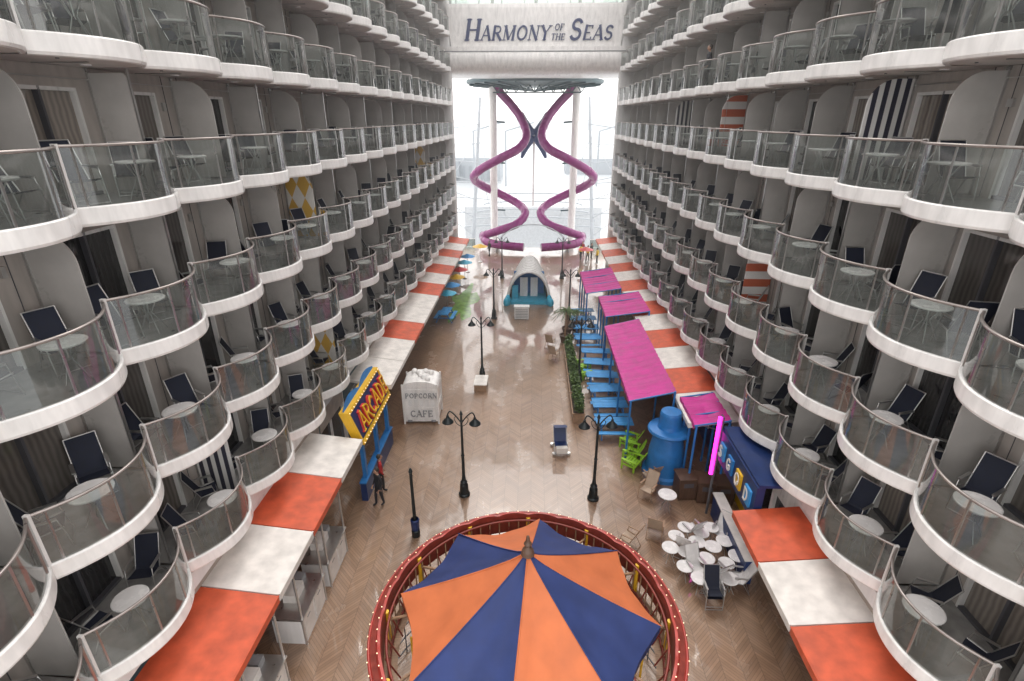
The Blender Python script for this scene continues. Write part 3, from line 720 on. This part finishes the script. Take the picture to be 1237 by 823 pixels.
b.box(.1,1.4,0,3.4,3.95,4.05,0); b.box(.2,.5,.0,3.4,0,1.,0); b.box(.15,.55,-.02,3.42,1.,1.06,4)
b.obj('food_stand_sign',[NAVYP,BLUE2,YEL,BLUE,AWHITE],(7.0,13.55,0))

# ------------------------------------------------------------------ chairs, bins, tables on the ground
def adirondack(m):
    b=MB(); Mx=lambda a:Matrix.Rotation(a,4,'Y')
    for i in range(5): 
        y=-.26+.13*i; b.box(-.02,.02,y-.055,y+.055,0,.85-.05*abs(i-2),0,Matrix.Translation((-.28,0,.22))@Mx(-.42))
        b.box(-.3+.12*i,-.2+.12*i,-.3,.3,.27+.025*i,.29+.025*i,0)
    for s in (-1,1):
        b.box(-.35,.35,s*.36-.06,s*.36+.06,.52,.55,0); b.box(.28,.36,s*.34-.02,s*.34+.02,0,.52,0); b.box(-.3,-.22,s*.34-.02,s*.34+.02,0,.52,0)
        b.box(-.3,.34,s*.31-.015,s*.31+.015,.2,.28,0)
    return b.mesh('adirondack_chair',[m])
AD=adirondack(GREEN)
for x,y,r in [(4.75,21.6,2.6),(4.7,20.7,2.8),(4.6,19.9,2.5),(3.2,28.8,.5),(3.3,29.8,.2)]: place(AD,'adirondack_chair',(x,y,0),r)
WCH=chair_mesh(mat('tan_sling',(.42,.32,.24),.7),WOOD)
for x,y,r in [(5.2,18.8,2.),(4.75,15.7,1.2),(3.7,15.1,2.5),(1.5,31.3,1),(1.3,33.2,1.2),(4.9,17.9,4)]: place(WCH,'wooden_patio_chair',(x,y,0),r)
place(TAB,'round_patio_table',(5.5,17.2,0))
cl=[(5.35,15.1),(5.8,15.55),(6.3,15.3),(5.5,14.35),(6.0,14.8),(6.75,15.6),(6.5,14.6),(7.0,14.9),(5.3,13.7),(6.1,14.05),(6.75,13.9),(6.6,13.2),(7.2,14.2),(5.65,13.2),(5.0,14.5)]
for x,y in cl: place(TAB,'round_patio_table',(x,y,0),random.uniform(0,1.5),None,random.uniform(.76,.84))
WC2=chair_mesh(TABLE,STEEL)
for x,y,r in [(5.6,14.8,1),(6.05,15.6,2),(7.1,15.5,4),(7.0,13.4,3),(5.7,13.8,5),(6.3,13.6,2.)]: place(WC2,'white_patio_chair',(x,y,0),r)
for i in range(2): place(CH,'stacked_deck_chair',(5.95,12.75,.12*i),-math.pi/2,None)
b=MB()
b.box(-.36,.36,-.36,.36,0.04,.95,0); b.box(-.40,.40,-.40,.40,.95,1.03,0); b.box(-.2,.2,-.37,-.355,.62,.82,1)
for i in range(6): b.box(-.33+.12*i,-.25+.12*i,-.375,-.36,.08,.58,0)
BN=b.mesh('waste_bin',[BROWN,FRAME])
place(BN,'waste_bin',(6.45,18.1,0),.1); place(BN,'waste_bin',(7.2,17.9,0),-.08); place(BN,'waste_bin',(7.85,17.8,0),.0)
b=MB(); 
for s in (-1,1):
    b.tube([(s*.3,-.4,.1),(s*.3,.0,.45),(s*.3,.35,1.15)],.02,6,1); b.tube([(s*.3,.35,.1),(s*.3,-.1,.5)],.02,6,1)
    for y in (-.4,.38): b.lathe([(0,-.03),(.1,-.03),(.11,0),(.1,.03),(0,.03)],(s*.33,y,.11),10,1)
b.box(-.28,.28,-.35,.1,.42,.46,0); b.add([(-.28,.05,.45),(.28,.05,.45),(.28,.38,1.15),(-.28,.38,1.15)],[(0,1,2,3)],0)
b.add([(-.3,.38,1.15),(.3,.38,1.15),(.3,-.1,1.3),(-.3,-.1,1.3)],[(0,1,2,3)],0); b.box(-.25,.25,-.6,-.38,.2,.5,2)
b.obj('wheeled_stroller',[NAVYP,STEEL,AWHITE],(1.45,21.1,0),.1)

# ------------------------------------------------------------------ planters, hedge, palm
def leafy(b,c,r,n,mats=(0,1),size=.09):
    for _ in range(n):
        v=Vector((random.gauss(0,1),random.gauss(0,1),random.gauss(0,1))).normalized()*random.uniform(.45,1.05)
        p=Vector((c[0]+v.x*r[0],c[1]+v.y*r[1],c[2]+v.z*r[2])); s=size*random.uniform(.6,1.5)
        a=Vector((random.gauss(0,1),random.gauss(0,1),random.gauss(0,.6))).normalized(); q=a.cross(Vector((random.gauss(0,1),random.gauss(0,1),random.gauss(0,1)))).normalized()
        b.add([p-a*s,p+q*s*.4,p+a*s,p-q*s*.4],[(0,1,2,3)],random.choice(mats))
for y in [24.6,26.9,29.2,31.5]:
    b=MB(); b.box(-.3,.3,-1.05,1.05,0,.5,2); b.box(-.33,.33,-1.08,1.08,.5,.55,2); b.box(-.28,.28,-1.02,1.02,.5,.56,3)
    for i in range(7):
        yy=-.9+.3*i; h=random.uniform(.3,.55); b.tube([(0,yy,.5),(random.uniform(-.08,.08),yy,.5+h)],.015,5,4)
        leafy(b,(random.uniform(-.06,.06),yy,.65+h*.6),(.26,.24,h*.75),190)
    b.obj('planter_hedge',[LEAF,LEAF2,WOOD,SOIL,BROWN],(2.5,y,0))
for (px,py,ph) in [(2.35,34.2,2.2),(2.6,35.6,1.7),(3.3,36.4,1.4)]:
    b=MB(); b.lathe([(.25,0),(.38,.5),(.42,.55),(.34,.55),(.3,.45),(0,.45)],n=14,mat=2)
    b.tube(cr([(0,0,.45),(.05,.03,1.+ph*.3),(.02,.0,ph)],5),[.07-.003*i for i in range(11)],7,4)
    for i in range(22):
        q=random.uniform(0,6.28); el=random.uniform(.1,1.2); L=random.uniform(.7,1.1)
        pts=[Vector((math.cos(q)*L*t*math.cos(el*(1-.3*t)),math.sin(q)*L*t*math.cos(el*(1-.3*t)),ph+L*t*math.sin(el)-.75*t*t*L)) for t in [k/8 for k in range(9)]]
        b.tube(pts,.008,4,0)
        sd=Vector((-math.sin(q),math.cos(q),0))
        for k in range(1,9):
            for s in (-1,1):
                p=pts[k]; d=(pts[k]-pts[k-1]).normalized(); e=p+sd*s*.2*(1.1-k/10)+d*.12-Vector((0,0,.07))
                b.add([p,p+d*.05,e,p-d*.01],[(0,1,2,3)],random.choice((0,1)))
    b.obj('potted_palm',[LEAF,LEAF2,BROWN,SOIL,WOOD],(px,py,0))

def umbrella(c1,c2):
    b=MB(); b.cyl((0,0,0),(0,0,2.4),.03,n=6,mat=2); n=8
    for i in range(n):
        a,c=2*math.pi*i/n,2*math.pi*(i+1)/n
        b.add([(0,0,2.5),(1.05*math.cos(a),1.05*math.sin(a),2.1),(.98*math.cos((a+c)/2),.98*math.sin((a+c)/2),2.12),(1.05*math.cos(c),1.05*math.sin(c),2.1)],[(0,1,2),(0,2,3)],i%2)
    b.lathe([(0,0),(.3,0),(.3,.06),(.05,.12)],n=12,mat=2); return b.mesh('patio_umbrella',[c1,c2,STEEL])
UM=[umbrella(AQUA,AQUA),umbrella(BLUE2,BLUE2),umbrella(YEL,YEL),umbrella(REDB,REDB)]
for i,(x,y) in enumerate([(-6.7,40.),(-6.7,42.2),(-6.6,44.6),(-6.6,47),(-6.5,49.6),(-6.5,52.)]):
    place(UM[i%4],'patio_umbrella',(x,y,0),.3*i,None,.75)
place(PT,'picnic_table',(-6.6,38.2,0),1.5)
for i,(x,y) in enumerate([(-5.6,56),(5.6,55)]): place(UM[(i+2)%4],'patio_umbrella',(x,y,0),.2*i,None,.8)

# ------------------------------------------------------------------ people
def person(shirt,pants,loc,rot,step=.12,hair=HAIR,arm=.1,vest=None):
    V=[(0,0,.95),(0,0,1.15),(0,.01,1.36),(0,.0,1.50),(0,.01,1.56)]
    E_=[(0,1),(1,2),(2,3),(3,4)]; Rr=[(.16,.12),(.14,.10),(.17,.11),.058,.055]
    for s in (-1,1):
        o=len(V); V+=[(s*.17,0,1.42),(s*.235,-.03,1.14),(s*.23,arm,.92),(s*.225,arm+.05,.84)]
        E_+=[(2,o),(o,o+1),(o+1,o+2),(o+2,o+3)]; Rr+=[.065,.046,.03,(.036,.02)]
        o=len(V); f=s*step; V+=[(s*.095,0,.88),(s*.10,f*.6+.03,.50),(s*.10,f,.09),(s*.11,f+.15,.045)]
        E_+=[(0,o),(o,o+1),(o+1,o+2),(o+2,o+3)]; Rr+=[.095,.065,.045,(.045,.035)]
    me=skin_mesh('body',V,E_,Rr,0,2)
    for m in (shirt,pants,SKIN,CLOTHD): me.materials.append(m)
    for p in me.polygons:
        c=p.center
        if c.z>1.50: p.material_index=2
        elif c.z<.11: p.material_index=3
        elif abs(c.x)>.17 and c.z<.93 and c.z>.7: p.material_index=2
        elif c.z<.96: p.material_index=1
        else: p.material_index=0
    E0=empty('person',loc); E0.rotation_euler=(0,0,rot)
    place(me,'body',(0,0,0),0,E0)
    b=MB(); b.sphere((0,.02,1.655),.105,0,12,(.8,.95,1.15)); b.cyl((0,.115,1.66),(0,.14,1.64),.016,.012,n=6,mat=0)
    for s in (-1,1): b.sphere((s*.035,.105,1.67),.012,1,6); b.sphere((s*.088,.02,1.65),.022,0,6,(.5,1,1.3)); 
    b.box(-.025,.025,.108,.116,1.60,1.608,2)
    b.sphere((0,-.008,1.685),.112,1,12,(.84,.95,1.05))
    b.obj('head',[SKIN,hair,CLOTHR],parent=E0)
    b=MB()
    for s in (-1,1):
        for i in range(4):
            y=arm+.03+.018*i; b.tube([(s*.225,y,.835),(s*.222,y+.005,.79-.006*abs(i-1.5)),(s*.205,y+.008,.755+.004*abs(i-1.5))],.009,5,0)
        b.tube([(s*.215,arm+.075,.87),(s*.20,arm+.11,.84),(s*.195,arm+.115,.81)],.010,5,0)
    b.obj('fingers',[SKIN],parent=E0)
person(CLOTHD,CLOTHD,(-6.0,17.0,0),2.4); person(CLOTHR,CLOTHD,(-6.15,17.9,0),-1.2,.05)
person(CLOTHD,CLOTHD,(7.95,27.7,15.73),1.6,.03)
for x,y,r,c in [(5.3,57.2,.5,CLOTHY),(6.0,56.6,2,CLOTHY),(6.5,57.8,4,CLOTHD),(5.6,58.6,3,CLOTHR),(-4.8,58.5,1,CLOTHD),(6.9,55.6,1,CLOTHY)]: person(c,CLOTHD,(x,y,0),r)

# ------------------------------------------------------------------ world / sun / camera
w=bpy.data.worlds.new('World'); scene.world=w; w.use_nodes=True
N=w.node_tree.nodes; L=w.node_tree.links; bg=N['Background']
sk=N.new('ShaderNodeTexSky'); sk.sky_type='NISHITA'; sk.sun_disc=False; sk.sun_elevation=R(55); sk.sun_rotation=R(0)
sk.air_density=1.; sk.dust_density=3.; sk.ozone_density=1.
hs=N.new('ShaderNodeHueSaturation'); hs.inputs['Saturation'].default_value=.12
mx=N.new('ShaderNodeMix'); mx.data_type='RGBA'; mx.inputs['Factor'].default_value=.75; mx.inputs['B'].default_value=(21.2,20.7,20.4,1)  # cloud layer over the clear sky
L.new(sk.outputs[0],hs.inputs['Color']); L.new(hs.outputs[0],mx.inputs['A']); L.new(mx.outputs['Result'],bg.inputs['Color']); bg.inputs['Strength'].default_value=.15
sl=bpy.data.lights.new('sun','SUN'); sl.energy=1.5; sl.angle=R(20); sl.color=(1,.96,.9)
so=bpy.data.objects.new('sun',sl); COL.objects.link(so); so.rotation_euler=(R(-35),0,0)
cam=bpy.data.cameras.new('camera'); co=bpy.data.objects.new('camera',cam); COL.objects.link(co)
co.location=(0,0,14.5); co.rotation_euler=(R(67.1),0,R(2.22)); cam.lens=18.63; cam.sensor_width=36; cam.clip_end=9000; cam.clip_start=.05
scene.camera=co
scene.view_settings.view_transform='Standard'; scene.view_settings.look='None'; scene.view_settings.exposure=0
